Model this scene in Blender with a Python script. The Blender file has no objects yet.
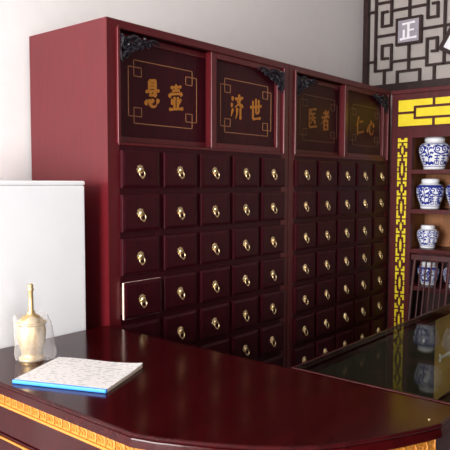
import bpy, bmesh, math, random
from mathutils import Vector, Matrix
random.seed(7)
PI = math.pi
COL = bpy.context.scene.collection

# ------------------------------------------------------------------ materials
def mat(name, color=(.8, .8, .8), rough=.5, metal=0., spec=.5, coat=0., coat_rough=.1, emit=None, estr=0.):
    m = bpy.data.materials.new(name); m.use_nodes = True
    b = m.node_tree.nodes['Principled BSDF']
    b.inputs['Base Color'].default_value = (*color, 1)
    b.inputs['Roughness'].default_value = rough
    b.inputs['Metallic'].default_value = metal
    b.inputs['Specular IOR Level'].default_value = spec
    b.inputs['Coat Weight'].default_value = coat
    b.inputs['Coat Roughness'].default_value = coat_rough
    if emit:
        b.inputs['Emission Color'].default_value = (*emit, 1); b.inputs['Emission Strength'].default_value = estr
    return m

def N(m, kind, **kw):
    n = m.node_tree.nodes.new(kind)
    for k, v in kw.items(): setattr(n, k, v)
    return n
def L(m, a, b): m.node_tree.links.new(a, b)
def bsdf(m): return m.node_tree.nodes['Principled BSDF']

def noise_color(m, c1, c2, scale=(1, 1, 1), nscale=5., detail=4., lo=.35, hi=.65, bump=0., rough_var=0.):
    tc = N(m, 'ShaderNodeTexCoord'); mp = N(m, 'ShaderNodeMapping'); mp.inputs['Scale'].default_value = scale
    no = N(m, 'ShaderNodeTexNoise'); no.inputs['Scale'].default_value = nscale; no.inputs['Detail'].default_value = detail
    cr = N(m, 'ShaderNodeValToRGB')
    cr.color_ramp.elements[0].position = lo; cr.color_ramp.elements[0].color = (*c1, 1)
    cr.color_ramp.elements[1].position = hi; cr.color_ramp.elements[1].color = (*c2, 1)
    L(m, tc.outputs['Object'], mp.inputs['Vector']); L(m, mp.outputs['Vector'], no.inputs['Vector'])
    L(m, no.outputs['Fac'], cr.inputs['Fac']); L(m, cr.outputs['Color'], bsdf(m).inputs['Base Color'])
    if bump:
        bp = N(m, 'ShaderNodeBump'); bp.inputs['Strength'].default_value = bump; bp.inputs['Distance'].default_value = .01
        L(m, no.outputs['Fac'], bp.inputs['Height']); L(m, bp.outputs['Normal'], bsdf(m).inputs['Normal'])
    return m

M = {}
M['wood'] = noise_color(mat('rosewood_lacquer', rough=.36, spec=.45, coat=.12, coat_rough=.25), (.076, .0028, .0056), (.090, .0036, .0070), (14, 14, 1.2), 3.)
M['front_wood_shaded'] = noise_color(mat('rosewood_front_shaded', rough=.42, spec=.18, coat=.03, coat_rough=.25), (.026, .0014, .0040), (.038, .0022, .0060), (14, 14, 1.2), 3.)  # darker copy of the cabinet wood: shade on the fronts put into colour
M['counter_wood'] = noise_color(mat('counter_lacquer', rough=.16, spec=.17, coat=.02, coat_rough=.1), (.020, .0009, .0014), (.031, .0014, .0020), (1.5, 16, 16), 3.)
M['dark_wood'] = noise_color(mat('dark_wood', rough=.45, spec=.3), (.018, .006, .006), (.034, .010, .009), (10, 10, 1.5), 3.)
M['lattice_wood'] = noise_color(mat('lattice_wood', rough=.5, spec=.3), (.020, .008, .008), (.034, .014, .013), (8, 8, 8), 3.)
M['carving'] = noise_color(mat('black_carved_wood', rough=.42, spec=.3), (.008, .006, .009), (.019, .015, .022), (20, 20, 20), 4.)
M['raw_wood'] = noise_color(mat('pale_raw_wood', rough=.6), (.62, .45, .38), (.75, .58, .50), (8, 40, 8), 3.)
M['gilt'] = noise_color(mat('gilt_paint', rough=.5, spec=.4), (.33, .115, .011), (.48, .19, .022), (60, 60, 60), 3.)
M['gilt_line'] = mat('gilt_line', (.30, .13, .05), .5)
M['gilt_line_shaded'] = mat('shaded_gilt_line', (.12, .05, .022), .5)  # dimmer copy of the gilt line: second cabinet's shade put into colour
M['gilt_shaded'] = noise_color(mat('shaded_gilt_paint', rough=.5, spec=.4), (.20, .065, .012), (.36, .13, .02), (60, 60, 60), 3.)  # dimmer copy of the gilt paint, its shade painted in
M['brass'] = noise_color(mat('brass', rough=.36, metal=1.), (.80, .62, .34), (.92, .75, .46), (40, 40, 40), 3.)
M['mortar_brass'] = noise_color(mat('pale_satin_brass', rough=.44, metal=.88), (.60, .43, .19), (.72, .54, .27), (30, 30, 30), 3.)
M['wall'] = noise_color(mat('white_plaster', rough=.85, spec=.2), (.815, .79, .775), (.83, .805, .79), (3, 3, 3), 4., bump=.03)
M['grey_panel'] = noise_color(mat('grey_panel', rough=.8, spec=.2), (.40, .355, .335), (.43, .385, .36), (2, 2, 2), 3.)
M['brown_panel'] = noise_color(mat('brown_panelling', rough=.6, spec=.2), (.050, .026, .020), (.075, .040, .030), (6, 6, 1), 3.)
M['white_panel'] = noise_color(mat('white_enamel', rough=.45, spec=.4), (.83, .845, .86), (.86, .87, .885), (2, 2, 2), 2.)
M['floor'] = noise_color(mat('floor_tile', rough=.3), (.24, .225, .24), (.29, .275, .29), (2, 2, 2), 4.)
M['ceiling'] = mat('ceiling_grey', (.42, .41, .41), .9)
M['yellow'] = noise_color(mat('yellow_paint', rough=.5, spec=.3), (.68, .53, .010), (.73, .58, .016), (5, 5, 5), 3.)
M['shelf_wood'] = noise_color(mat('shelf_frame_lacquer', rough=.42, spec=.22, coat=.02), (.052, .0048, .0062), (.074, .0072, .0088), (8, 8, 1.2), 3.)
M['chair_wood'] = noise_color(mat('chair_lacquer', rough=.45, spec=.3), (.034, .007, .008), (.055, .010, .011), (8, 8, 1.2), 3.)
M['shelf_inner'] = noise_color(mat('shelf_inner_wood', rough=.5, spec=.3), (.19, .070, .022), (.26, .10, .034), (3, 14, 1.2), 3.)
M['tan_board'] = noise_color(mat('tan_board', rough=.55), (.52, .34, .10), (.60, .40, .13), (1.2, 12, 12), 3.)
M['case_inner'] = mat('case_inner_dark', (.035, .030, .020), .5)
M['porcelain'] = noise_color(mat('white_porcelain', rough=.16, spec=.5, coat=.3, coat_rough=.05), (.76, .78, .82), (.82, .83, .86), (6, 6, 6), 3.)
M['cobalt'] = noise_color(mat('cobalt_glaze', rough=.16, spec=.5, coat=.3, coat_rough=.05), (.008, .014, .16), (.03, .05, .34), (30, 30, 30), 3., lo=.3, hi=.7)
M['blue_wash'] = noise_color(mat('pale_blue_glaze', rough=.16, spec=.5), (.20, .26, .58), (.62, .66, .82), (28, 28, 28), 3., lo=.4, hi=.6)
M['blue'] = mat('blue_binding', (.022, .22, .72), .45)
M['pages'] = noise_color(mat('page_edges', rough=.8), (.60, .50, .40), (.74, .64, .53), (2, 2, 300), 2.)
M['metal'] = mat('white_metal', (.75, .75, .72), .3, .4)
M['lilac'] = noise_color(mat('lilac_plaque', rough=.6), (.30, .275, .32), (.36, .33, .375), (6, 6, 6), 3.)
M['white_paint'] = mat('white_paint', (.84, .82, .86), .6)

# handwriting-like grey rows on off-white paper
def paper_mat():
    m = mat('written_paper', rough=.8, spec=.2)
    tc = N(m, 'ShaderNodeTexCoord'); mp = N(m, 'ShaderNodeMapping'); mp.inputs['Scale'].default_value = (1, 1, 1)
    L(m, tc.outputs['Object'], mp.inputs['Vector'])
    sx = N(m, 'ShaderNodeSeparateXYZ'); L(m, mp.outputs['Vector'], sx.inputs[0])
    w = N(m, 'ShaderNodeMath', operation='MULTIPLY'); w.inputs[1].default_value = 2 * PI / .017; L(m, sx.outputs['Y'], w.inputs[0])
    s = N(m, 'ShaderNodeMath', operation='SINE'); L(m, w.outputs[0], s.inputs[0])
    row = N(m, 'ShaderNodeMapRange'); row.inputs['From Min'].default_value = -.4; row.inputs['From Max'].default_value = .4
    L(m, s.outputs[0], row.inputs['Value'])
    no = N(m, 'ShaderNodeTexNoise'); no.inputs['Scale'].default_value = 70; no.inputs['Detail'].default_value = 3
    L(m, mp.outputs['Vector'], no.inputs['Vector'])
    r2 = N(m, 'ShaderNodeMapRange'); r2.inputs['From Min'].default_value = .48; r2.inputs['From Max'].default_value = .60
    L(m, no.outputs['Fac'], r2.inputs['Value'])
    mu = N(m, 'ShaderNodeMath', operation='MULTIPLY'); L(m, row.outputs[0], mu.inputs[0]); L(m, r2.outputs[0], mu.inputs[1])
    mx = N(m, 'ShaderNodeMix', data_type='RGBA')
    mx.inputs['A'].default_value = (.66, .63, .61, 1); mx.inputs['B'].default_value = (.42, .405, .42, 1)
    L(m, mu.outputs[0], mx.inputs['Factor']); L(m, mx.outputs['Result'], bsdf(m).inputs['Base Color'])
    return m
M['paper'] = paper_mat()

def clear_mat(name, tint, ior, gloss_rough, extra_white=0.):
    m = bpy.data.materials.new(name); m.use_nodes = True
    nt = m.node_tree; nt.nodes.remove(nt.nodes['Principled BSDF']); out = nt.nodes['Material Output']
    tr = N(m, 'ShaderNodeBsdfTransparent'); tr.inputs[0].default_value = (*tint, 1)
    gl = N(m, 'ShaderNodeBsdfGlossy'); gl.inputs['Roughness'].default_value = gloss_rough; gl.inputs[0].default_value = (.85, .85, .83, 1)
    fr = N(m, 'ShaderNodeFresnel'); fr.inputs['IOR'].default_value = ior
    mx = N(m, 'ShaderNodeMixShader'); ge = N(m, 'ShaderNodeNewGeometry'); mr = N(m, 'ShaderNodeMapRange'); mr.inputs['To Min'].default_value = ior; mr.inputs['To Max'].default_value = 1 / ior
    L(m, ge.outputs['Backfacing'], mr.inputs['Value']); L(m, mr.outputs[0], fr.inputs['IOR']); L(m, fr.outputs[0], mx.inputs[0]); L(m, tr.outputs[0], mx.inputs[1]); L(m, gl.outputs[0], mx.inputs[2])
    last = mx
    if extra_white:
        df = N(m, 'ShaderNodeBsdfDiffuse'); df.inputs[0].default_value = (.9, .88, .87, 1)
        m2 = N(m, 'ShaderNodeMixShader'); m2.inputs[0].default_value = extra_white
        L(m, mx.outputs[0], m2.inputs[1]); L(m, df.outputs[0], m2.inputs[2]); last = m2
    L(m, last.outputs[0], out.inputs['Surface'])
    return m
M['glass'] = clear_mat('clear_glass', (.80, .82, .75), 1.075, .012)
M['plastic'] = clear_mat('clear_plastic_film', (.98, .98, .98), 1.22, .14, .13)

# ------------------------------------------------------------------ mesh builder
class MB:
    def __init__(s): s.v = []; s.f = []; s.mi = []; s.sm = []
    def add(s, vs, fs, mi=0, smooth=False, mx=None):
        o = len(s.v)
        for p in vs:
            p = Vector(p); s.v.append(mx @ p if mx else p)
        for f in fs:
            s.f.append([o + i for i in f]); s.mi.append(mi); s.sm.append(smooth)
        return s
    def box(s, x0, x1, y0, y1, z0, z1, mi=0, bev=0., mx=None):
        if x0 > x1: x0, x1 = x1, x0
        if y0 > y1: y0, y1 = y1, y0
        if z0 > z1: z0, z1 = z1, z0
        if bev <= 0:
            vs = [(x0, y0, z0), (x1, y0, z0), (x1, y1, z0), (x0, y1, z0), (x0, y0, z1), (x1, y0, z1), (x1, y1, z1), (x0, y1, z1)]
            return s.add(vs, [(0, 3, 2, 1), (4, 5, 6, 7), (0, 1, 5, 4), (1, 2, 6, 5), (2, 3, 7, 6), (3, 0, 4, 7)], mi, False, mx)
        bm = bmesh.new(); bmesh.ops.create_cube(bm, size=1)
        for v in bm.verts:
            v.co = Vector(((x0 + x1) / 2 + v.co.x * (x1 - x0), (y0 + y1) / 2 + v.co.y * (y1 - y0), (z0 + z1) / 2 + v.co.z * (z1 - z0)))
        b = min(bev, .45 * min(x1 - x0, y1 - y0, z1 - z0))
        bmesh.ops.bevel(bm, geom=list(bm.edges), offset=b, segments=2, affect='EDGES', profile=.5)
        bm.verts.index_update()
        s.add([v.co.copy() for v in bm.verts], [[v.index for v in f.verts] for f in bm.faces], mi, False, mx)
        bm.free(); return s
    def frustum(s, a, b, mi=0):   # two quads (lists of 4 points), joined: raised-panel blocks
        vs = list(a) + list(b)
        return s.add(vs, [(0, 1, 2, 3)[::-1], (4, 5, 6, 7)] + [(i, (i + 1) % 4, 4 + (i + 1) % 4, 4 + i) for i in range(4)], mi)
    def tube(s, path, r, n=8, mi=0, closed=False, taper=None):
        P = [Vector(p) for p in path]; k = len(P); vs = []; fs = []
        prev = None
        for i, p in enumerate(P):
            a = P[(i - 1) % k] if (i > 0 or closed) else p; b = P[(i + 1) % k] if (i < k - 1 or closed) else p
            t = (b - a).normalized()
            if prev is None:
                ref = Vector((0, 0, 1)) if abs(t.z) < .9 else Vector((1, 0, 0)); u = t.cross(ref).normalized()
            else: u = (prev - t * prev.dot(t)).normalized()
            prev = u; w = t.cross(u); rr = r * (taper[i] if taper else 1)
            for j in range(n):
                a_ = 2 * PI * j / n; vs.append(p + (u * math.cos(a_) + w * math.sin(a_)) * rr)
        for i in range(k if closed else k - 1):
            for j in range(n):
                i2 = (i + 1) % k
                fs.append((i * n + j, i * n + (j + 1) % n, i2 * n + (j + 1) % n, i2 * n + j))
        if not closed:
            fs.append(tuple(range(n))[::-1]); fs.append(tuple((k - 1) * n + j for j in range(n)))
        return s.add(vs, fs, mi, True)
    def lathe(s, prof, n=40, mi=0, mx=None, cap=True):
        vs = []; fs = []; k = len(prof)
        for r, z in prof:
            for j in range(n):
                a = 2 * PI * j / n; vs.append((r * math.cos(a), r * math.sin(a), z))
        for i in range(k - 1):
            for j in range(n): fs.append((i * n + j, i * n + (j + 1) % n, (i + 1) * n + (j + 1) % n, (i + 1) * n + j))
        if cap:
            fs.append(tuple(range(n))[::-1]); fs.append(tuple((k - 1) * n + j for j in range(n)))
        return s.add(vs, fs, mi, True, mx)
    def prism(s, poly, z0, z1, mi=0):
        n = len(poly); vs = [(x, y, z0) for x, y in poly] + [(x, y, z1) for x, y in poly]
        return s.add(vs, [tuple(range(n))[::-1], tuple(range(n, 2 * n))] + [(i, (i + 1) % n, n + (i + 1) % n, n + i) for i in range(n)], mi)
    def build(s, name, mats, parent=None, loc=None, autosmooth=True):
        me = bpy.data.meshes.new(name); me.from_pydata([tuple(v) for v in s.v], [], s.f)
        for m in (mats if isinstance(mats, (list, tuple)) else [mats]): me.materials.append(m)
        for p, mi, sm in zip(me.polygons, s.mi, s.sm): p.material_index = mi; p.use_smooth = sm
        me.update()
        bm = bmesh.new(); bm.from_mesh(me); bmesh.ops.recalc_face_normals(bm, faces=bm.faces)
        for e in bm.edges:
            if len(e.link_faces) == 2 and e.calc_face_angle(0) > .7: e.smooth = False
        bm.to_mesh(me); bm.free()
        o = bpy.data.objects.new(name, me); COL.objects.link(o)
        if loc: o.location = loc
        if parent: o.parent = parent
        return o

def thing(name, label, cat, loc=(0, 0, 0), group=None):
    o = bpy.data.objects.new(name, None); COL.objects.link(o); o.empty_display_size = .1
    o.location = loc; o['label'] = label; o['category'] = cat
    if group: o['group'] = group
    return o
def tag(o, label, cat, group=None):
    o['label'] = label; o['category'] = cat
    if group: o['group'] = group
    return o
def struct(o, label=None):
    o['kind'] = 'structure'
    if label: o['label'] = label
    return o

# brush-written characters: strokes on a 100 x 100 grid; kind h/v even, p tapers, n swells then tapers, d teardrop
GL = {
'悬': ['v 32,97 32,60', 'v 32,96 68,98 68,60', 'h 34,84 66,85', 'h 34,73 66,74', 'h 12,59 90,63', 'h 46,60 34,45 66,49', 'd 58,57 72,43', 'd 20,32 11,13', 'p 32,33 36,14 52,6 72,8 75,22', 'd 47,35 55,21', 'd 74,35 86,21'],
'壶': ['h 18,87 82,91', 'v 50,100 50,77', 'h 28,75 72,78', 'd 17,67 9,51', 'h 16,63 86,66', 'p 86,67 78,54', 'v 40,54 40,12', 'v 60,54 60,12', 'd 23,47 31,26', 'p 78,47 68,26', 'h 8,8 93,11'],
'济': ['d 8,92 21,79', 'd 2,66 15,54', 'p 18,44 3,13', 'd 59,101 67,89', 'h 34,83 93,87', 'p 74,84 58,62 32,48', 'n 46,80 64,62 96,49', 'p 50,47 48,22 37,3', 'v 74,48 74,0'],
'世': ['h 4,61 95,66', 'v 26,88 26,12', 'h 26,12 88,15', 'v 50,97 50,36', 'v 72,92 72,37', 'h 50,36 72,37'],
'医': ['h 10,91 88,95', 'p 38,85 23,63', 'h 32,71 76,74', 'h 22,51 82,54', 'p 52,72 48,44 24,23', 'd 55,48 79,26', 'v 14,92 14,10', 'h 14,9 93,12'],
'者': ['h 24,85 72,88', 'v 48,101 48,66', 'h 8,64 92,68', 'p 84,95 50,62 6,33', 'v 34,46 34,0', 'v 34,46 74,48 74,0', 'h 36,26 72,27', 'h 36,5 72,6'],
'仁': ['p 36,98 22,70 3,48', 'v 22,70 22,0', 'h 44,69 90,73', 'h 36,13 98,17'],
'心': ['d 17,54 5,23', 'p 32,67 36,22 54,8 80,12 84,36', 'd 49,87 59,64', 'd 78,74 93,49'],
'正': ['h 14,89 86,94', 'v 50,90 50,10', 'h 50,51 82,54', 'v 24,58 24,10', 'h 2,7 97,11']}
def glyph(ch, width=9.):     # verts (x, depth order, z) centred, unit size
    vs = []; fs = []
    for si, st in enumerate(GL[ch]):
        kind, *pp = st.split(); P = [Vector([float(q) for q in t.split(',')]) for t in pp]; fine = []
        for a, b in zip(P, P[1:]):
            k = max(2, int((b - a).length / 5))
            fine += [a.lerp(b, i / k) for i in range(k)]
        fine.append(P[-1]); n = len(fine); base = len(vs)
        if kind in 'pn' and n > 4:
            for _ in range(2): fine = [fine[0]] + [(fine[i - 1] + 2 * fine[i] + fine[i + 1]) / 4 for i in range(1, n - 1)] + [fine[-1]]
        for i, q in enumerate(fine):
            t = i / (n - 1); d = (fine[min(i + 1, n - 1)] - fine[max(i - 1, 0)]).normalized(); nr = Vector((-d.y, d.x))
            wv = {'h': .72 + .5 * abs(2 * t - 1) ** 3, 'v': 1.02 + .25 * abs(2 * t - 1) ** 4, 'p': 1.25 * (1 - t) + .22, 'n': .5 + 1.1 * t if t < .8 else 1.38 - 5.5 * (t - .8), 'd': .35 + 1.35 * math.sin(min(t * 1.15, 1) * 1.57)}[kind]
            if i in (0, n - 1): wv *= .62
            for sg in (-1, 1):
                w = q + nr * (sg * wv * width / 2); vs.append((w.x / 100 - .5, si, w.y / 100 - .5))
            if i: o = base + 2 * i; fs.append((o - 2, o, o + 1, o - 1))
    return vs, fs
def brush(mb, ch, place, width=9., t=.0012):      # place(x, depth, z) -> point; each stroke is a thin slab
    vs, fs = glyph(ch, width); n = len(vs)
    front = [place(x, -t - .00008 * k, z) for x, k, z in vs]; back = [place(x, 0, z) for x, k, z in vs]
    cnt = {(a, b) for f in fs for a, b in zip(f, f[1:] + f[:1])}
    mb.add(front + back, list(fs) + [tuple(i + n for i in f)[::-1] for f in fs] + [(b, a, a + n, b + n) for a, b in cnt if (b, a) not in cnt])

# ------------------------------------------------------------------ camera (fitted to the photograph)
CAM = Vector((-1.857, -2.057, 1.5188)); YAW, PITCH, ROLL, FPX = .8738, .0682, .0026, 622.99
fw = Vector((math.sin(YAW) * math.cos(PITCH), math.cos(YAW) * math.cos(PITCH), -math.sin(PITCH)))
rt = Vector((math.cos(YAW), -math.sin(YAW), 0)); up = rt.cross(fw)
r2 = rt * math.cos(ROLL) + up * math.sin(ROLL); u2 = -rt * math.sin(ROLL) + up * math.cos(ROLL)
cd = bpy.data.cameras.new('camera'); cam = bpy.data.objects.new('camera', cd); COL.objects.link(cam)
mw = Matrix((r2, u2, -fw)).transposed().to_4x4(); mw.translation = CAM; cam.matrix_world = mw
cd.sensor_width = 36; cd.sensor_fit = 'HORIZONTAL'; cd.lens = FPX / 450 * 36; cd.clip_start = .02
bpy.context.scene.camera = cam

# ------------------------------------------------------------------ room shell
XL, XR, YF, YB, ZC = -4.8, 3.25, -4.6, .60, 3.3
struct(MB().box(XL - .2, XR + .4, YF - .2, YB + .2, -.1, 0).build('floor', M['floor']))
struct(MB().box(XL - .2, XR + .4, YF - .2, YB + .2, ZC, ZC + .1).build('ceiling', M['ceiling']))
struct(MB().box(XL - .2, XR + .4, YB, YB + .15, 0, ZC).build('wall_back', M['wall']))
# left wall with a large window
WY0, WY1, WZ0, WZ1 = -1.75, .25, .7, 2.75
struct(MB().box(XL - .15, XL, YF, WY0, 0, ZC).box(XL - .15, XL, WY1, YB, 0, ZC).box(XL - .15, XL, WY0, WY1, 0, WZ0)
       .box(XL - .15, XL, WY0, WY1, WZ1, ZC).build('wall_left', M['wall']))
w = MB()
for y in (WY0, (WY0 + WY1) / 2, WY1): w.box(XL - .10, XL - .05, y - .025, y + .025, WZ0, WZ1)
for z in (WZ0, WZ1): w.box(XL - .10, XL - .05, WY0, WY1, z - .025, z + .025)
struct(w.build('window_1', M['white_paint']))
# front wall (behind the camera) with an unseen door added for fill light
DX0, DX1, DZ1 = -3.5, -2.0, 2.4
struct(MB().box(XL - .15, DX0, YF - .15, YF, 0, ZC).box(DX1, XR + .3, YF - .15, YF, 0, ZC).box(DX0, DX1, YF - .15, YF, DZ1, ZC).build('wall_front', M['brown_panel']))
w = MB()
for x in (DX0 + .03, (DX0 + DX1) / 2, DX1 - .03): w.box(x - .03, x + .03, YF - .10, YF - .05, 0, DZ1)
for z in (.04, DZ1 - .03): w.box(DX0, DX1, YF - .10, YF - .05, z - .03, z + .03)
struct(w.build('added_door_1', M['dark_wood']))
# right wall: grey panel behind the lattice
struct(MB().box(XR, XR + .12, YF, YB, 0, ZC).build('wall_right', M['grey_panel']))

# ------------------------------------------------------------------ lattice screen on the right wall
LX = 3.2
screen = thing('lattice_screen', 'dark wooden fret lattice screen high on the grey wall above the jar shelf', 'screen', (LX, 0, 2.36))
def lp(m, ya, yb, za, zb, x0=LX + .012, x1=LX + .032): m.box(x0 - LX, x1 - LX, ya, yb, za - 2.36, zb - 2.36)
m = MB(); lp(m, .553, .598, 2.36, ZC - .002, LX, LX + .045); m.build('post', M['lattice_wood'], screen)
m = MB(); lp(m, -.79, .545, 2.295, 2.362, LX - .025, LX + .045); m.build('beam', M['lattice_wood'], screen)
m = MB(); lp(m, -.838, -.79, 2.295, ZC - .002, LX, LX + .045); m.build('post', M['lattice_wood'], screen)
hw = .0097
Vb = [(.488, 2.49, ZC - .002), (.340, 2.49, 2.70), (.426, 2.59, 2.70), (.183, 2.465, 2.693), (.282, 2.36, 2.465), (.084, 2.36, 2.465), (.402, 2.36, 2.49),
      (.345, 2.865, ZC - .002), (.430, 2.865, 2.985), (.183, 2.893, ZC - .002), (-.118, 2.49, ZC - .002), (.026, 2.49, 2.705), (-.058, 2.60, 2.705), (-.039, 2.36, 2.49), (.026, 2.875, ZC - .002), (-.058, 2.875, 2.985)]
Hb = [(2.49, .488, .340), (2.70, .340, .426), (2.59, .426, .377), (2.572, .548, .488), (2.555, .340, .026), (2.465, .282, .084), (2.865, .430, .345), (2.985, .430, .385),
      (3.00, .548, .488), (2.985, .345, .026), (2.49, .026, -.118), (2.705, .026, -.058), (2.60, -.058, -.018), (2.875, .026, -.058), (2.985, -.058, -.018),
      (2.793, .080, -.118), (2.785, .488, .286), (3.065, .488, .345)]
m = MB()
for y, a, b in Vb: lp(m, y - hw, y + hw, a, b)
for z, a, b in Hb:
    a, b = max(a, b) + hw, min(a, b) - hw; lp(m, b, a, z - hw, z + hw, LX + .013, LX + .031)
# the same fret carries on out of frame, mirrored about the right upright
for y, a, b in Vb[:-6]:
    if y < .48 and -.236 - y > -1.5: lp(m, -.236 - y - hw, -.236 - y + hw, a, b)
for z, a, b in Hb:
    if max(a, b) < .49:
        a2, b2 = -.236 - a, -.236 - b; lp(m, min(a2, b2) - hw, max(a2, b2) + hw, z - hw, z + hw, LX + .013, LX + .031)
for z in (2.572, 2.793, 3.00): lp(m, -.79, -.72, z - hw, z + hw, LX + .013, LX + .031)
lp(m, -.724 - hw, -.724 + hw, 2.36, ZC - .002)
m.build('lattice', M['lattice_wood'], screen)
# square plaque with the character
m = MB(); cy, cz, h2 = .183, 2.793, .103
for a in (-1, 1):
    lp(m, cy + a * h2 - .011, cy + a * h2 + .011, cz - h2 - .011, cz + h2 + .011, LX + .002, LX + .034)
    lp(m, cy - h2 + .011, cy + h2 - .011, cz + a * h2 - .011, cz + a * h2 + .011, LX + .003, LX + .033)
pl = m.build('plaque_frame', M['lattice_wood'], screen)
m = MB(); lp(m, cy - h2, cy + h2, cz - h2, cz + h2, LX + .006, LX + .02); m.build('plaque_panel', M['lilac'], pl)
m = MB(); brush(m, '正', lambda x, d, z: (LX + .006 + d - LX, cy - x * .155, cz + z * .150 - 2.36), 13.)
m.build('plaque_character', M['white_paint'], pl)
# tilted white plaque at the right
c0 = Vector((0, -.084, 2.599)); d1 = Vector((0, -.50, .866)); d2 = Vector((0, -.866, -.50)); S = .24
def tilt_box(mb, a0, a1, b0, b1, x0, x1):
    P = [c0 + d1 * a + d2 * b for a, b in ((a0, b0), (a1, b0), (a1, b1), (a0, b1))]
    mb.frustum([(x0 - LX, q.y, q.z - 2.36) for q in P], [(x1 - LX, q.y, q.z - 2.36) for q in P])
m = MB()
for a0, a1, b0, b1 in ((0, S, 0, .032), (0, S, S - .032, S), (0, .032, .032, S - .032), (S - .032, S, .032, S - .032)): tilt_box(m, a0, a1, b0, b1, LX - .03, LX + .0)
pf = m.build('tilted_plaque_frame', M['lattice_wood'], screen)
m = MB(); tilt_box(m, .02, S - .02, .02, S - .02, LX - .02, LX - .004); m.build('tilted_plaque_panel', M['white_paint'], pf)

# ------------------------------------------------------------------ medicine cabinets
CW = 1.334; CP = .2505; RPZ = .19
def app(v, d, axis):      # a point read on the front plane, moved back by d along its sight line
    c = CAM[axis]; return c + (v - c) * (2.057 + d) / 2.057
def spiral(cx, cz, r0, turns, dirn, a0, n=22):
    pts = []
    for i in range(n):
        t = i / (n - 1); a = a0 + dirn * turns * 2 * PI * t; r = r0 * (1 - .82 * t)
        pts.append((cx + r * math.cos(a), cz + r * math.sin(a)))
    return pts
def carving_mesh(sx):     # corner spandrel: scrolled tendrils, leaves and a stem; origin at the corner, sx=+1 grows to the right
    m = MB(); y = 0
    def pth(p, r, tap=True):
        k = len(p); m.tube([(sx * a, y + random.uniform(-.003, .003), b) for a, b in p], r, 6, taper=[1 - .55 * i / (k - 1) for i in range(k)] if tap else None)
    pth([(.004, -.012 + .0 * i) if i == 0 else (.004 + .25 * i / 12, -.012 - .010 * math.sin(i * 1.1)) for i in range(13)], .011)
    pth([(.010 + .006 * math.sin(i), -.005 - .115 * i / 8) for i in range(9)], .012)
    pth([(.02 + .15 * i / 10, -.10 + .075 * (i / 10) ** .7 + .008 * math.sin(i * 1.4)) for i in range(11)], .010)
    for cx, cz, r, tn, dr, a0 in ((.045, -.040, .030, 1.4, 1, 2.2), (.036, -.083, .022, 1.2, -1, 1.), (.092, -.038, .026, 1.3, -1, .5), (.135, -.034, .021, 1.3, 1, 2.5),
                                  (.175, -.026, .017, 1.2, -1, .3), (.070, -.070, .018, 1.2, 1, 0), (.215, -.018, .012, 1.1, 1, 2.)):
        pth(spiral(cx, cz, r, tn, dr, a0), r * .27)
    for i in range(26):      # little leaves
        t = random.random(); cx = .015 + .22 * t * random.uniform(.6, 1); lim = -.10 * (1 - cx / .25); cz = random.uniform(min(lim, -.012), -.008)
        a = random.uniform(0, 6.28); l = random.uniform(.012, .022); wd = l * .42
        ca, sa = math.cos(a), math.sin(a)
        q = [(0, 0), (l * .5, wd), (l, 0), (l * .5, -wd)]
        P = [(sx * (cx + u * ca - v * sa), cz + u * sa + v * ca) for u, v in q]
        m.add([(px, -.002, pz) for px, pz in P] + [(sum(p[0] for p in P) / 4, -.011, sum(p[1] for p in P) / 4)], [(0, 1, 4), (1, 2, 4), (2, 3, 4), (3, 0, 4), (3, 2, 1, 0)])
    return m
def handle_mesh():
    m = MB()
    R = Matrix.Rotation(PI / 2, 4, 'X')
    m.lathe([(.0165, 0), (.0165, .0015), (.013, .003), (.0095, .0045), (.0085, .0075), (.0065, .0105), (.003, .012), (.0004, .0124)], 18, mx=R)
    for k in range(8):        # petal edge of the back plate
        a = k * PI / 4; m.lathe([(.0055, 0), (.005, .0016), (.002, .003)], 8, mx=Matrix.Translation((.0155 * math.cos(a), 0, .0155 * math.sin(a))) @ R)
    m.tube([(.0035 + .0155 * math.sin(t), -.010 - .004 * math.cos(t), -.0185 - .0165 * math.cos(t)) for t in [2 * PI * i / 20 for i in range(20)]], .0028, 8, closed=True)
    m.lathe([(.0045, -.004), (.005, 0), (.0045, .004)], 10, mx=Matrix.Translation((.0035, -.013, -.036)) @ R)
    return m
HANDLE = None; FRONT = None
def drawer_front_mesh():
    m = MB(); a, h = .111, .0805
    q = lambda s, y: [(-a + s, y, -h + s), (a - s, y, -h + s), (a - s, y, h - s), (-a + s, y, h - s)]
    m.frustum(q(0, 0), q(0, -.011), 1); m.frustum(q(.0002, -.011), q(.003, -.013), 0); m.frustum(q(.003, -.013), q(.014, -.0165), 0)
    return m
def fret_lines(m, x0, x1, z0, z1, dx, dz, yb, t=.0040, xs=.0):   # gilt double frame with a little square in each corner
    def seg(xa, za, xb, zb):
        xa, xb = sorted((xa, xb)); za, zb = sorted((za, zb))
        m.box(xa - t / 2, xb + t / 2, yb - .0016, yb + .002, za - t / 2, zb + t / 2)
    # tall frame top and bottom, wide frame left and right
    for zz, s in ((z1, -1), (z0, 1)):
        seg(x0, zz, x1, zz)
        for xx, sx in ((x0, 1), (x1, -1)):
            seg(xx, zz, xx, zz + s * dz * 2.25); seg(xx, zz + s * dz * 2.25, xx + sx * dx * 1.42, zz + s * dz * 2.25)
            seg(xx + sx * dx * 1.42, zz + s * dz * 2.25, xx + sx * dx * 1.42, zz + s * dz)
    for xx, sx in ((x0 - dx, 1), (x1 + dx, -1)):
        seg(xx, z0 + dz, xx, z1 - dz)
        for zz in (z0 + dz, z1 - dz): seg(xx, zz, xx + sx * dx * 2.42, zz)

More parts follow.
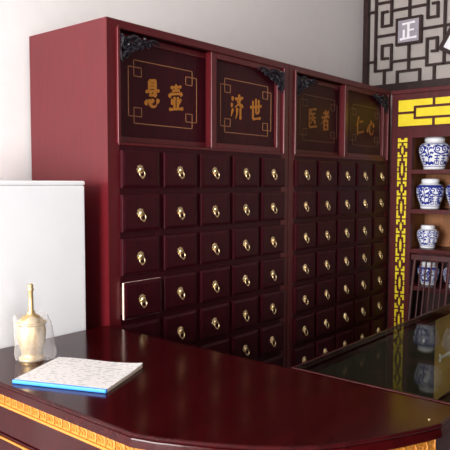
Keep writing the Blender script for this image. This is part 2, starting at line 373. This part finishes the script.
def make_cabinet(X0, label, texts, opened, idx):
    # X0: world x of first handle column; cabinet local origin at (X0-.164, 0, 0)
    ox = X0 - .1645
    c = thing('medicine_cabinet', label, 'cabinet', (ox, 0, 0), 'medicine cabinets along the back wall')
    W = CW; D = .562; fx = .1645
    b = MB()
    b.box(0, .022, 0, D, 0, 2.2).box(W - .022, W, 0, D, 0, 2.2)                   # sides
    b.box(.022, W - .022, 0, D, 2.178, 2.2).box(.022, W - .022, D - .012, D, 0, 2.178)
    b.box(.022, W - .022, .02, D - .012, 1.655, 1.673)
    b.box(.022, W - .022, 0, D - .012, .0, .02)
    b.box(.022, W - .022, 0, .022, .02, .335)                                     # plinth panel
    b.box(.022, .0635, 0, .022, .335, 2.178).box(W - .069, W - .022, 0, .022, .335, 2.178)   # stiles
    b.build('body', [M['wood']], c)
    b = MB()
    for k in range(1, 5): b.box(fx + (k - .5) * CP + .0 - .022 + .010, fx + (k - .5) * CP + .022 + .010, 0, .022, .335, 1.655)
    for r in range(8):
        z = 1.575 + .095 - r * RPZ; b.box(.0635, W - .069, .0012, .0208, z - .022, z + .022)
    b.box(.0635, W - .069, 0, .022, 2.163, 2.178)
    for r in range(7):                                                              # dust boards close each row behind
        z = 1.575 + .095 - r * RPZ; b.box(.022, W - .022, .025, D - .012, z - .0255 - .01, z - .0225 - .01)
    b.build('face_frame', [M['front_wood_shaded']], c)
    # moulding round the door opening
    t = MB(); x0, x1, z0, z1 = .0575, W - .056, 1.683, 2.168
    t.box(x0 - .009, x0 + .006, -.013, .004, z0, z1, bev=.003).box(x1 - .006, x1 + .009, -.013, .004, z0, z1, bev=.003)
    t.box(x0, x1, -.006, .004, z0 - .006, z0 + .006, bev=.002).box(x0, x1, -.006, .004, z1 - .004, z1 + .009, bev=.002)
    t.build('door_moulding', M['wood'], c)
    # sliding doors: the first in the rear track, the second in the front track
    mid = .6615
    for k, (xa, xb, d) in enumerate(((.066, mid + .05, .046), (mid, W - .072, .002))):
        th = .042 if k else .024
        za, zb, sw, rec = 1.688, 2.164, .038 if k else .034, .020 if k else .010
        m = MB()
        m.box(xa, xa + sw, d, d + th, za, zb, bev=.003).box(xb - sw, xb, d, d + th, za, zb, bev=.003)
        m.box(xa + sw, xb - sw, d, d + th, za, za + .030, bev=.003).box(xa + sw, xb - sw, d, d + th, zb - .030, zb, bev=.003)
        m.box(xa + sw - .004, xb - sw + .004, d + rec, d + th - .002, za + .02, zb - .02, 1)
        dr = m.build('door', [M['wood'], M['front_wood_shaded']], c)  # same wood throughout: frame painted lighter for lit edges, panel darker
        yb = d + rec
        off = .612 * k
        X = lambda v: app(v + off + ox + fx, yb, 0) - ox if False else app(v + off + ox + fx, yb, 0) - ox
        Zz = lambda v: app(v, yb, 2)
        f = MB(); fret_lines(f, X(-.018), X(.352), Zz(1.775), Zz(2.046), .032, .031, yb)
        fo = f.build('gilt_border', M['gilt_line'] if idx == 0 else M['gilt_line_shaded'], dr)
        for ch, xc in zip(texts[k], (.092, .243) if k == 0 else (.085, .246)):
            f = MB(); cx, cz = X(xc), Zz(1.910)
            brush(f, ch, lambda x, d, z: (cx + x * .112, yb + d, cz + (z + .07 * x) * .130), 12.)
            f.build('inscription_character', M['gilt'] if idx == 0 else M['gilt_shaded'], dr)
    for sx, xx in ((1, x0 + .005), (-1, x1 - .004)):
        m = carving_mesh(sx); o = m.build('corner_carving', M['carving'], c, (xx, -.004, 2.146)); o.scale = (.92, 1.3, 1.0)
    # drawers
    global HANDLE, FRONT
    for r in range(7):
        for k in range(5):
            loc = (fx + k * CP + .010, -.0003 - random.choice((0, 0, .0008, .0018)), 1.575 - r * RPZ)
            dist = (r, k) == opened
            if FRONT is None:
                d = drawer_front_mesh().build('drawer', [M['front_wood_shaded'], M['front_wood_shaded']], c, loc)
                h = handle_mesh().build('handle', M['brass'], d, (-.010, -.0163, -.0)); FRONT, HANDLE = d, h
            else:
                d = FRONT.copy(); COL.objects.link(d); d.parent = c; d.location = loc
                h = HANDLE.copy(); COL.objects.link(h); h.parent = d
            h.rotation_euler = (0, random.uniform(-.12, .12), 0)
            if dist:
                d.data = d.data.copy(); d.data.materials[1] = M['raw_wood']
                d.location.y -= .009; d['label'] = 'drawer slightly pulled out showing pale raw edge'
                m = MB(); m.box(-.096, .096, .001, .40, -.062, -.054).box(-.096, -.086, .001, .40, -.054, .055).box(.086, .096, .001, .40, -.054, .055).box(-.086, .086, .39, .40, -.054, .055)
                m.build('drawer_box', M['raw_wood'], d)
    return c
make_cabinet(0., 'dark red medicine cabinet with clear gold lettering, its left side panel in view', ('悬壶', '济世'), (3, 0), 0)
make_cabinet(1.34, 'dark red medicine cabinet in shade between the other cabinet and the jar shelf', ('医者', '仁心'), None, 1)

# ------------------------------------------------------------------ white upright cabinet behind the end of the counter
wc = thing('white_cabinet', 'plain white upright cabinet standing behind the far end of the counter', 'cabinet', (-.74, .3, 0))
MB().box(-.46, .474, -.276, .276, .06, 1.505, bev=.006).build('body', M['white_panel'], wc)
MB().box(-.462, .4755, -.2775, .2775, 1.5055, 1.524, bev=.006).build('top_panel', M['white_panel'], wc)
MB().box(-.44, .455, -.255, .26, 0, .059).build('plinth', M['dark_wood'], wc)

# ------------------------------------------------------------------ wooden counter with rounded corner
H = .91
arc = [(-.874, -.935), (-.853, -1.000), (-.825, -1.058), (-.792, -1.124), (-.744, -1.205), (-.692, -1.274), (-.640, -1.326), (-.587, -1.364), (-.526, -1.398), (-.452, -1.438), (-.365, -1.478), (-.322, -1.493)]
outline = [(-.170, .018), (-.874, .018)] + arc + [(-.174, -1.493)]        # CCW seen from above
def inset(poly, d):
    n = len(poly); out = []
    for i in range(n):
        p0, p1, p2 = Vector(poly[i - 1]), Vector(poly[i]), Vector(poly[(i + 1) % n])
        e1 = (p1 - p0).normalized(); e2 = (p2 - p1).normalized()
        n1 = Vector((-e1.y, e1.x)); n2 = Vector((-e2.y, e2.x)); b = (n1 + n2)
        b = b / max(.25, b.dot(n1)); out.append(tuple(p1 + b * d))
    return out
def ring_stack(m, rings):
    n = len(outline); vs = []
    for d, z in rings: vs += [(x, y, z) for x, y in inset(outline, d)]
    fs = [tuple(range(n))[::-1], tuple((len(rings) - 1) * n + i for i in range(n))]
    for k in range(len(rings) - 1):
        for i in range(n): fs.append((k * n + i, k * n + (i + 1) % n, (k + 1) * n + (i + 1) % n, (k + 1) * n + i))
    return m.add(vs, fs)
counter = thing('reception_counter', 'dark red lacquered wooden counter with rounded corner and gilt carved edge', 'counter', (-.5, -.7, 0))
loc = (.5, .7, 0)
top = MB(); ring_stack(top, [(.012, .872), (.0010, .8755), (.0042, .894), (.005, .897), (.0075, .8985), (.003, .901), (.0015, .905), (.004, .9085), (.008, .91)])
top.build('worktop', M['counter_wood'], counter, loc)
b = MB(); ring_stack(b, [(.024, .10), (.024, .735), (.030, .7352), (.030, .744), (.022, .7442), (.022, .8715)])
b.build('body', M['counter_wood'], counter, loc)
b = MB(); ring_stack(b, [(.05, 0), (.05, .0998)]); b.build('plinth', M['dark_wood'], counter, loc)
# gilt frieze: band + bead + carved scroll relief, one piece per face
def frieze(pts, name_label=None):
    base = MB(); n = len(pts)
    cum = [0]
    for a, c_ in zip(pts, pts[1:]): cum.append(cum[-1] + (Vector(c_) - Vector(a)).length)
    def at(s):
        for i in range(n - 1):
            if s <= cum[i + 1] or i == n - 2:
                a, c_ = Vector(pts[i]), Vector(pts[i + 1]); e = (c_ - a).normalized(); q = a + e * (s - cum[i]); nn = Vector((e.y, -e.x)); return q, nn
    S = cum[-1]; out = lambda s, z, o: (lambda q: (q[0].x + q[1].x * o, q[0].y + q[1].y * o, z))(at(s))
    k = max(2, int(S / .03)) if n > 2 else 2
    for z0, z1, o in ((.836, .868, .004), (.8305, .838, .009)):
        vs = []
        for i in range(k):
            s = S * i / (k - 1)
            vs += [out(s, z0, -.001), out(s, z0, o), out(s, z1, o), out(s, z1, -.001)]
        fs = [(0, 1, 2, 3), tuple(4 * (k - 1) + j for j in (3, 2, 1, 0))]
        for i in range(k - 1):
            for j in range(4): fs.append((4 * i + j, 4 * i + (j + 1) % 4, 4 * i + 4 + (j + 1) % 4, 4 * i + 4 + j))
        base.add(vs, fs, 1 if z0 < .835 else 0)
    # carved key scrolls
    cell = .036; cnt = int(S / cell)
    for i in range(cnt):
        s0 = (i + .5) * S / cnt; sg = 1 if i % 2 == 0 else -1; path = []
        for j in range(13):
            t = j / 12; a = sg * (PI / 2 + t * 3.0 * PI); r = .0125 * (1 - .75 * t); path.append(out(s0 + r * 1.15 * math.cos(a), .8535 + r * .95 * math.sin(a) * sg, .005))
        base.tube(path, .0021, 5, mi=1)
    for i in range(cnt + 1):
        s0 = min(max(i * S / cnt, .004), S - .004); base.tube([out(s0, .841, .005), out(s0 + (.003 if i < cnt else -.003), .853, .007), out(s0, .866, .005)], .0028, 5, mi=1)
    return base
ins = inset(outline, .022)
left = frieze([ins[1], ins[2]]); left.build('gilt_frieze', [M['gilt'], M['gilt']], counter, loc)
curve = frieze(ins[2:14]); curve.build('gilt_frieze', [M['gilt'], M['gilt']], counter, loc)
ends = inset(outline, .0235)
m = MB()
for poly, z0, z1, o in ((ends, .7215, .7275, .004),):
    P = ends; Q = inset(outline, .0195); nn = len(P)
    for i in range(1, 13):
        m.add([(P[i][0], P[i][1], z0), (P[i + 1][0], P[i + 1][1], z0), (P[i + 1][0], P[i + 1][1], z1), (P[i][0], P[i][1], z1),
               (Q[i][0], Q[i][1], z0), (Q[i + 1][0], Q[i + 1][1], z0), (Q[i + 1][0], Q[i + 1][1], z1), (Q[i][0], Q[i][1], z1)],
              [(0, 1, 2, 3), (7, 6, 5, 4), (4, 5, 1, 0), (5, 6, 2, 1), (6, 7, 3, 2), (7, 4, 0, 3)])
m.build('gilt_bead', M['gilt'], counter, loc)
MB().lathe([(.004, 0), (.004, .0015), (.002, .0025)], 10).build('screw_head', M['brass'], counter, (-.315 + .5, -1.455 + .7, .91))

# ------------------------------------------------------------------ glass-topped display case
gc = thing('glass_display_case', 'low display case with clear glass top joining the wooden counter at right', 'display case', (.9, -1.2, 0))
x0, x1, y0, y1 = -.166 - .9, 1.95 - .9, -1.462 + 1.2, -.926 + 1.2
MB().box(x0 + .012, x1 - .012, y0 + .012, y1 - .012, .9025, .9095, bev=.0008).build('glass_top', M['glass'], gc)
m = MB()
for a, b_ in ((x0, x0 + .0115), (x1 - .0115, x1)): m.box(a, b_, y0, y1, .887, .911, bev=.003)
for a, b_ in ((y0, y0 + .0115), (y1 - .0115, y1)): m.box(x0 + .0118, x1 - .0118, a, b_, .887, .911, bev=.003)
m.build('top_rim', M['counter_wood'], gc)
m = MB()
m.box(x0, x1, y0, y1, .06, .45).box(x0, x0 + .02, y0, y1, .45, .8865).box(x1 - .02, x1, y0, y1, .45, .8865)
m.box(x0 + .02, x1 - .02, y0, y0 + .03, .45, .50).box(x0 + .02, x1 - .02, y0, y0 + .03, .85, .8865)
m.box(x0 + .02, x1 - .02, y1 - .022, y1, .868, .8865)
for xx in (x0 + .02, -.9 + .98, x1 - .05): m.box(xx, xx + .03, y0 + .0, y0 + .0295, .50, .85)
m.build('case_body', M['counter_wood'], gc)
MB().box(x0 + .021, x1 - .021, y0 + .031, y1 - .03, .4502, .458).build('case_floor', M['case_inner'], gc)
for k, (a, b_, mt) in enumerate(((x0 + .021, .0 + 1.035 - .9, 'case_inner'), (.0 + 1.035 - .9, x1 - .021, 'tan_board'))):
    o = MB().box(a, b_, y1 - .020 + .0095 * k - .0, y1 - .012 + .0095 * k, .459, .867).build('back_door', M[mt], gc)
    if k:
        o['label'] = 'tan board back door'
        MB().box(1.115 - .9, 1.55 - .9, y1 - .0165, y1 - .0106, .657, .668).box(1.115 - .9, 1.123 - .9, y1 - .0185, y1 - .0106, .645, .682).build('shelf_rail', M['white_paint'], o)
MB().box(x0 + .03, x1 - .03, y0 + .013, y0 + .019, .50, .85).build('front_glass', M['glass'], gc) if False else None

# ------------------------------------------------------------------ mortar, pestle, bag
mo = thing('brass_mortar', 'pale brass medicine mortar with domed lid inside a clear bag', 'mortar', (-.666, -.1945, H))
prof = [(.0005, 0), (.0455, 0), (.0470, .003), (.0465, .008), (.0415, .012), (.0375, .017), (.0370, .021), (.0410, .034), (.0465, .054), (.0510, .076), (.0530, .096), (.0515, .110), (.0485, .117), (.0480, .120),
        (.0545, .124), (.0560, .1275), (.0540, .131), (.044, .131), (.043, .124), (.042, .08), (.03, .035), (.0005, .03)]
mo.scale = (.92, .92, 1)
MB().lathe(prof, 48, cap=False).build('bowl', M['mortar_brass'], mo)
lid = [(.0125, .1315), (.0450, .1315), (.0462, .134), (.0445, .138), (.0400, .143), (.0345, .148), (.0265, .1525), (.0185, .156), (.0150, .160), (.0140, .168), (.0125, .168)]
MB().lathe(lid, 40, cap=False).build('lid', M['mortar_brass'], mo)
pe = tag(MB().lathe([(.0005, .0), (.012, .002), (.016, .012), (.014, .03), (.0095, .05), (.0088, .115), (.0082, .170), (.0078, .205), (.0105, .209), (.0108, .2135), (.0085, .217), (.0085, .221), (.0100, .224), (.0090, .2285), (.005, .231), (.0005, .2315)], 24, cap=False)
         .build('pestle', M['mortar_brass'], None, (-.664, -.194, H + .0305)), 'slim pale brass pestle rising out of the brass mortar lid', 'pestle')
pe.rotation_euler = (0, math.radians(-.5), 0)
bag = MB(); nn = 56; lv = [(.0530, .0015), (.057, .006), (.058, .025), (.0585, .055), (.0600, .085), (.0615, .112), (.0630, .130), (.0600, .144), (.0560, .152)]
vs = []
rv = Vector((rt.x, rt.y))
for i, (r, z) in enumerate(lv):
    for j in range(nn):
        a = 2 * PI * j / nn; dx, dy = math.cos(a), math.sin(a)
        side = max(0, dx * rv.x + dy * rv.y)
        flare = side ** 4 * .034 * max(0, 1 - abs(z - .030) / .13) if i else side ** 6 * .012
        wr = (.0022 * math.sin(7 * a + 1.3 * i) + .0018 * math.sin(13 * a - .9 * i) + .0012 * math.sin(23 * a + i)) * min(1, i / 2)
        rr = r + flare + wr
        zz = z + (.006 * math.sin(3 * a + 1) + .005 * math.sin(8 * a)) * (1 if i >= len(lv) - 2 else 0) * (i - len(lv) + 3) / 2
        vs.append((rr * dx, rr * dy, zz))
fs = []
for i in range(len(lv) - 1):
    for j in range(nn): fs.append((i * nn + j, i * nn + (j + 1) % nn, (i + 1) * nn + (j + 1) % nn, (i + 1) * nn + j))
bag.add(vs, fs, 0, True)
bag.v = [Vector((q.x * .93, q.y * .93, q.z)) for q in bag.v]
tag(bag.build('plastic_bag', M['plastic'], None, (-.666, -.1945, H)), 'thin crumpled clear plastic bag pulled up around the brass mortar', 'bag')

# ------------------------------------------------------------------ booklet
FL = Vector((-.853, -.378)); FR = Vector((-.728, -.667)); u = (FR - FL).normalized(); v = Vector((-u.y, u.x))
Lb, Wb = .315, .258
H_ = H + .0006
bk = thing('booklet', 'open white booklet with blue binding and faint handwriting lying on the counter', 'booklet', (FL.x, FL.y, H_))
bk.rotation_euler = (0, 0, math.atan2(u.y, u.x))
def sheet(m, x0, x1, y0, y1, zf, t, nx=14, ny=10, mi=0):
    vs = []; fs = []
    for top_ in (0, 1):
        for j in range(ny + 1):
            for i in range(nx + 1):
                x = x0 + (x1 - x0) * i / nx; y = y0 + (y1 - y0) * j / ny; vs.append((x, y, zf(x, y) + (t if top_ else 0)))
    o = (nx + 1) * (ny + 1); id_ = lambda i, j, k: k * o + j * (nx + 1) + i
    for j in range(ny):
        for i in range(nx):
            fs.append((id_(i, j, 1), id_(i + 1, j, 1), id_(i + 1, j + 1, 1), id_(i, j + 1, 1))); fs.append((id_(i, j, 0), id_(i, j + 1, 0), id_(i + 1, j + 1, 0), id_(i + 1, j, 0)))
    for i in range(nx):
        fs.append((id_(i, 0, 0), id_(i + 1, 0, 0), id_(i + 1, 0, 1), id_(i, 0, 1))); fs.append((id_(i, ny, 1), id_(i + 1, ny, 1), id_(i + 1, ny, 0), id_(i, ny, 0)))
    for j in range(ny):
        fs.append((id_(0, j, 1), id_(0, j + 1, 1), id_(0, j + 1, 0), id_(0, j, 0))); fs.append((id_(nx, j, 0), id_(nx, j + 1, 0), id_(nx, j + 1, 1), id_(nx, j, 1)))
    m.add(vs, fs, mi, False); return m
lift = lambda x, y: .006 * max(0, (x / Lb) * (y / Wb)) ** 4 + .0015 * math.sin(x * 20)* (y / Wb)
sheet(MB(), .002, Lb - .002, .010, Wb, lambda x, y: .0 + .3 * lift(x, y), .0098).build('page_block', M['pages'], bk)
sheet(MB(), .001, Lb - .001, .010, Wb + .002, lambda x, y: .0105 + lift(x, y), .0006).build('top_page', M['paper'], bk)
m = MB().box(0, Lb, -.001, .0095, 0, .0115, bev=.003)
m.build('blue_cover', M['blue'], bk)

# ------------------------------------------------------------------ display shelf with fretwork
SX = 2.5
sh = thing('display_shelf', 'dark red open display shelf with yellow fretwork holding blue and white jars', 'shelf', (SX, 0, 0))
ya, yb_ = -.785, -.016; dep = .34
def sb(m, x0_, x1_, y0_, y1_, z0_, z1_, mi=0, bev=0): m.box(x0_, x1_, y0_, y1_, z0_, z1_, mi, bev); return m
opl, opr = -.178, -.622
m = MB()
sb(m, 0, .03, opl, yb_, 0, 2.188); sb(m, 0, .03, ya, opr, 0, 2.188)
sb(m, 0, .03, opr, opl, 1.845, 2.188); sb(m, 0, .03, opr, opl, 0, .20)
sb(m, .03, dep, yb_ - .02, yb_, 0, 2.188); sb(m, .03, dep, ya, ya + .02, 0, 2.188)
sb(m, .03, dep, ya + .02, yb_ - .02, 2.165, 2.188)
sb(m, -.012, 0, ya - .005, yb_ + .004, 2.165, 2.196, 0, .003)
m.build('frame', M['shelf_wood'], sh)
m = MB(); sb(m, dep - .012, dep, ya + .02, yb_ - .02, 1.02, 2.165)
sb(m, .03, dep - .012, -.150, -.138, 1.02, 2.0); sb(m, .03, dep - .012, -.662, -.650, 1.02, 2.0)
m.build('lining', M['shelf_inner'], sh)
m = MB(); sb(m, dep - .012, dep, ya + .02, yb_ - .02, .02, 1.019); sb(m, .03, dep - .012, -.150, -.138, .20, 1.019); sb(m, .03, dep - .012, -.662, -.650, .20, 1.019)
m.build('shaded_lower_lining', M['dark_wood'], sh)  # dark wood here stands in for shade low inside the shelf
for z0_, z1_ in ((1.585, 1.615), (1.298, 1.328), (1.008, 1.038), (.735, .765), (.45, .48)):
    MB().box(.0305, dep - .014, -.649, -.151, z0_, z1_).box(.002, .0305, opr, opl, z0_, z1_).build('shelf_board', M['shelf_wood'], sh)
# yellow top panel, flush inset with raised dark fret bars
m = MB(); sb(m, -.004, .0, -.737, -.065, 1.928, 2.122); fp = m.build('yellow_panel', M['yellow'], sh)
m = MB(); fb = .0085
def fbar(y0_, y1_, z0_, z1_): sb(m, -.011, -.0035, min(y0_, y1_), max(y0_, y1_), z0_, z1_)
cyc = -.401
for s in (1, -1):
    Y = lambda y: cyc + s * (y - cyc)
    fbar(Y(-.065), Y(-.196), 2.027 - fb, 2.027 + fb); fbar(Y(-.196 + fb), Y(-.196 - fb), 1.977, 2.073)
    fbar(Y(-.334 + fb), Y(-.334 - fb), 2.073, 2.122); fbar(Y(-.334 + fb), Y(-.334 - fb), 1.928, 1.977)
fbar(-.196 - fb, -.606 + fb, 2.073 - 2 * fb, 2.073); fbar(-.196 - fb, -.606 + fb, 1.977, 1.977 + 2 * fb)
for z0_, z1_ in ((1.922, 1.931), (2.119, 2.128)): fbar(-.062, -.740, z0_, z1_)
for y_ in (-.065, -.737): fbar(y_ - .004, y_ + .004, 1.931, 2.119)
m.build('fret_bars', M['shelf_wood'], fp)
# vertical yellow fret strips
def strip(yc):
    m = MB(); hwid = .036
    P = lambda y0_, y1_, z0_, z1_: sb(m, -.004, .0, yc + y0_, yc + y1_, z0_, z1_)
    z = 1.845; per = (.112, .168); k = 0
    P(-hwid, hwid, z - .028, z - .012); P(-hwid, -.014, z - .012, z); P(.014, hwid, z - .012, z); z -= .036
    while z - per[k % 2] > .26:
        h = per[k % 2] - .010; zt, zb = z, z - h; lw = .013
        for s in (1, -1):
            a, b_ = sorted((s * hwid, s * (hwid - lw)))
            P(a, b_, zt - h * .36, zt); P(a, b_, zb, zb + h * .36)
            a, b_ = sorted((s * (hwid - lw), s * .009)); P(a, b_, zt - .017, zt); P(a, b_, zb, zb + .017)
            a, b_ = sorted((s * hwid, s * (hwid - .008)));
            if k % 2: P(a, b_, zt - h * .58, zt - h * .42)
        P(-.008, .008, zb + h * .30, zt - h * .30)
        for s in (1, -1):
            P(-.004, .004, (zt - h * .28) if s > 0 else zb + h * .22, (zt - h * .22) if s > 0 else zb + h * .28)
        z -= per[k % 2]; k += 1
    return m.build('fret_strip', M['yellow'], sh)
strip(-.1055); strip(-.6945)

# ------------------------------------------------------------------ blue and white jars
def jar(h, rmax, loc, label, motif, lid=True):
    j = thing('porcelain_jar', label, 'jar', loc, 'blue and white porcelain jars')
    R = rmax
    pr = [(.0005, 0), (.62 * R, 0), (.655 * R, .012 * h), (.67 * R, .04 * h), (.70 * R, .12 * h), (.82 * R, .26 * h), (.93 * R, .42 * h), (.99 * R, .56 * h), (R, .63 * h), (.97 * R, .71 * h), (.86 * R, .78 * h), (.66 * R, .83 * h), (.60 * R, .845 * h),
          (.58 * R, .865 * h), (.50 * R, .87 * h), (.47 * R, .80 * h), (.0005, .78 * h)]
    body = MB().lathe(pr, 48, cap=False).build('body', M['porcelain'], j)
    ld = [(.0005, .868 * h), (.60 * R, .868 * h), (.635 * R, .875 * h), (.64 * R, .94 * h), (.62 * R, .975 * h), (.56 * R, .995 * h), (.30 * R, h), (.0005, 1.002 * h)]
    MB().lathe(ld, 40, cap=False).build('lid', M['porcelain'], j)
    # painted decoration: strokes laid on the glaze
    def rad(z):
        for (ra, za), (rb, zb) in zip(pr[1:12], pr[2:13]):
            if za <= z <= zb: return ra + (rb - ra) * (z - za) / max(1e-9, zb - za)
        return R
    a0 = math.atan2(CAM.y - loc[1], CAM.x - loc[0])
    deco = MB()
    def stroke(pts, wd, mi=0, lift=.0009):     # pts in (u, v): u metres round the belly (to the viewer's right), v height 0..1
        P = [Vector((a, b * h)) for a, b in pts]; fine = []
        for a, b in zip(P, P[1:]):
            k = max(1, int((b - a).length / .012))
            for i in range(k): fine.append(a.lerp(b, i / k))
        fine.append(P[-1]); vs = []; fs = []
        for i, q in enumerate(fine):
            t = (fine[min(i + 1, len(fine) - 1)] - fine[max(i - 1, 0)]); t = t.normalized() if t.length > 1e-9 else Vector((1, 0)); nrm = Vector((-t.y, t.x))
            for s in (-1, 0, 1):
                w_ = q + nrm * (s * wd * .41); z = min(max(w_.y, .02 * h), .83 * h); r_ = rad(z) + lift * (1 if s == 0 else .55); an = a0 + w_.x / R
                vs.append((r_ * math.cos(an), r_ * math.sin(an), z))
            if i:
                o = 3 * (i - 1)
                for s in (0, 1): fs.append((o + s, o + s + 1, o + s + 4, o + s + 3))
        deco.add(vs, fs, mi, True)
    S = R / .11
    def scroll(u, v, r, dr=1, tn=1.3, wd=.011):
        stroke([(u + r * (1 - .8 * t) * math.cos(dr * (1.5 + tn * 6.28 * t)), v + r * (1 - .8 * t) / h * math.sin(1.5 + tn * 6.28 * t)) for t in [i / 16 for i in range(17)]], wd * S)
    rings = 48
    for v, wd in ((.775, .006), (.10, .006)):
        stroke([(R * (2 * PI * i / rings), v) for i in range(rings + 1)], wd * S)
    for q in range(4):                                 # motifs repeat round the jar
        c = (q * PI / 2 + .42) * R
        # cusped lappet with scrolls over a squared character
        stroke([(c - .050 * S, .70), (c - .058 * S, .62), (c - .04 * S, .52), (c, .46), (c + .04 * S, .52), (c + .058 * S, .62), (c + .05 * S, .70), (c + .025 * S, .735), (c, .69), (c - .025 * S, .735), (c - .05 * S, .70)], .013 * S)
        scroll(c - .024 * S, .62, .021 * S, 1); scroll(c + .024 * S, .62, .021 * S, -1)
        for s in (-1, 1):
            e = c + s * .027 * S
            stroke([(e - .020 * S, .42), (e + .020 * S, .42)], .010 * S); stroke([(e - .018 * S, .33), (e + .018 * S, .33)], .010 * S); stroke([(e, .45), (e, .20)], .010 * S)
            stroke([(e - .018 * S, .26), (e - .018 * S, .16), (e + .018 * S, .16), (e + .018 * S, .26), (e - .018 * S, .26)], .009 * S)
        # blossom spray with a rock at its foot
        g = (q * PI / 2 - .42) * R if motif == 0 else (q * PI / 2 - .45) * R
        stroke([(g - .004 * S, .20), (g + .006 * S, .40), (g - .004 * S, .68)], .010 * S)
        for (du, v_) in ((-.024, .66), (.020, .64), (-.028, .52), (.026, .50), (0, .72), (-.016, .42), (.018, .38)):
            stroke([(g + (du - .012) * S, v_ - .01), (g + du * S, v_ + .02), (g + (du + .012) * S, v_ - .012)], .019 * S)
            stroke([(g, v_ - .06), (g + du * S, v_)], .006 * S)
        stroke([(g - .040 * S, .18), (g - .02 * S, .22), (g, .17), (g + .022 * S, .21), (g + .040 * S, .17)], .024 * S)
        if motif == 1:                                   # denser ground of small scrolls
            for uu in (0, .78):
                for v_ in (.26, .40, .54, .68):
                    scroll((q * PI / 2 + uu) * R + .0 * S, v_, .018 * S, 1 if v_ > .5 else -1, 1.2, .012)
            stroke([((q * PI / 2 + t * PI / 2 / 8) * R, .735 + .012 * (t % 2)) for t in range(9)], .016 * S)
    deco.build('painted_decoration', M['cobalt'], body)
    return j
jx = SX + .145
jar(.236, .113, (jx, -.288, 1.616), 'largest blue and white jar, alone on the top shelf', 0)
jar(.222, .100, (jx, -.262, 1.329), 'blue and white jar at left of the pair on the second shelf', 1)
jar(.222, .100, (jx, -.482, 1.329), 'blue and white jar at right of the pair on the second shelf', 1)
jar(.170, .079, (jx, -.252, 1.039), 'smallest blue and white jar, alone on the third shelf', 0)
jar(.170, .079, (jx, -.265, .766), 'blue and white jar behind the chair spindles, left on the lowest visible shelf', 1)
jar(.170, .079, (jx, -.455, .766), 'blue and white jar right of the chair spindles on the lowest visible shelf', 0)

# ------------------------------------------------------------------ spindle-back chair behind the case
CX, CY = 2.02, -.44
ch = thing('spindle_chair', 'dark red wooden spindle-back chair standing between display case and jar shelf', 'chair', (CX, CY, 0))
wd2 = .125
bx = lambda z: .155 + .10 * max(0, (z - .45) / .55) ** 1.4       # the back leans and bows
yl, yr = .125, -.115
def yshift(z): return .0
m = MB()
for y_ in (yl, yr):
    pass
def post(y_): return MB().tube([(bx(z) , y_, z) for z in [.45 + .55 * i / 8 for i in range(9)]], .0125, 8)
post(yl).build('back_post', M['chair_wood'], ch); post(yr).build('back_post', M['chair_wood'], ch)
for k in range(5):
    y_ = yl - .045 - .0375 * k
    MB().tube([(bx(z) + .006 * math.sin((z - .45) * 5.5), y_, z) for z in [.455 + .53 * i / 10 for i in range(11)]], .0065, 8).build('spindle', M['chair_wood'], ch)
MB().box(bx(1.0) - .014, bx(1.0) + .014, yr - .03, yl + .03, .985, 1.03, bev=.008).build('crest_rail', M['chair_wood'], ch)
MB().box(-.20, .19, -.19, .20, .415, .449, bev=.012).build('seat', M['chair_wood'], ch)
for lx, ly in ((-.17, -.16), (-.17, .17), (.155, -.15), (.155, .16)):
    MB().tube([(lx, ly, .416), (lx * 1.04, ly * 1.04, .2), (lx * 1.1, ly * 1.1, 0)], .016, 8, taper=[1, 1.1, .75]).build('leg', M['chair_wood'], ch)

# ------------------------------------------------------------------ light
def area(name, loc, rot, sx, sy, e, col=(1, 1, 1)):
    l = bpy.data.lights.new(name, 'AREA'); l.shape = 'RECTANGLE'; l.size = sx; l.size_y = sy; l.energy = e; l.color = col
    o = bpy.data.objects.new(name, l); COL.objects.link(o); o.location = loc; o.rotation_euler = rot; return o
area('window_daylight', (XL - .02, (WY0 + WY1) / 2, (WZ0 + WZ1) / 2), (0, -PI / 2, 0), WZ1 - WZ0 - .06, WY1 - WY0 - .06, 450, (1, .97, .955))
area('added_door_fill', ((DX0 + DX1) / 2, YF - .02, 1.25), (PI / 2, 0, 0), DX1 - DX0 - .1, 2.2, 75, (1, .97, .97))  # added fill lamp, brightens surfaces that face the front wall
wd = bpy.data.worlds.new('world'); bpy.context.scene.world = wd; wd.use_nodes = True
wd.node_tree.nodes['Background'].inputs[0].default_value = (.85, .92, 1, 1); wd.node_tree.nodes['Background'].inputs[1].default_value = 1.
vs_ = bpy.context.scene.view_settings
bpy.context.scene.display_settings.display_device = 'sRGB'
vs_.view_transform = 'Standard'; vs_.look = 'None'; vs_.gamma = 1; vs_.use_curve_mapping = False; vs_.exposure = .2
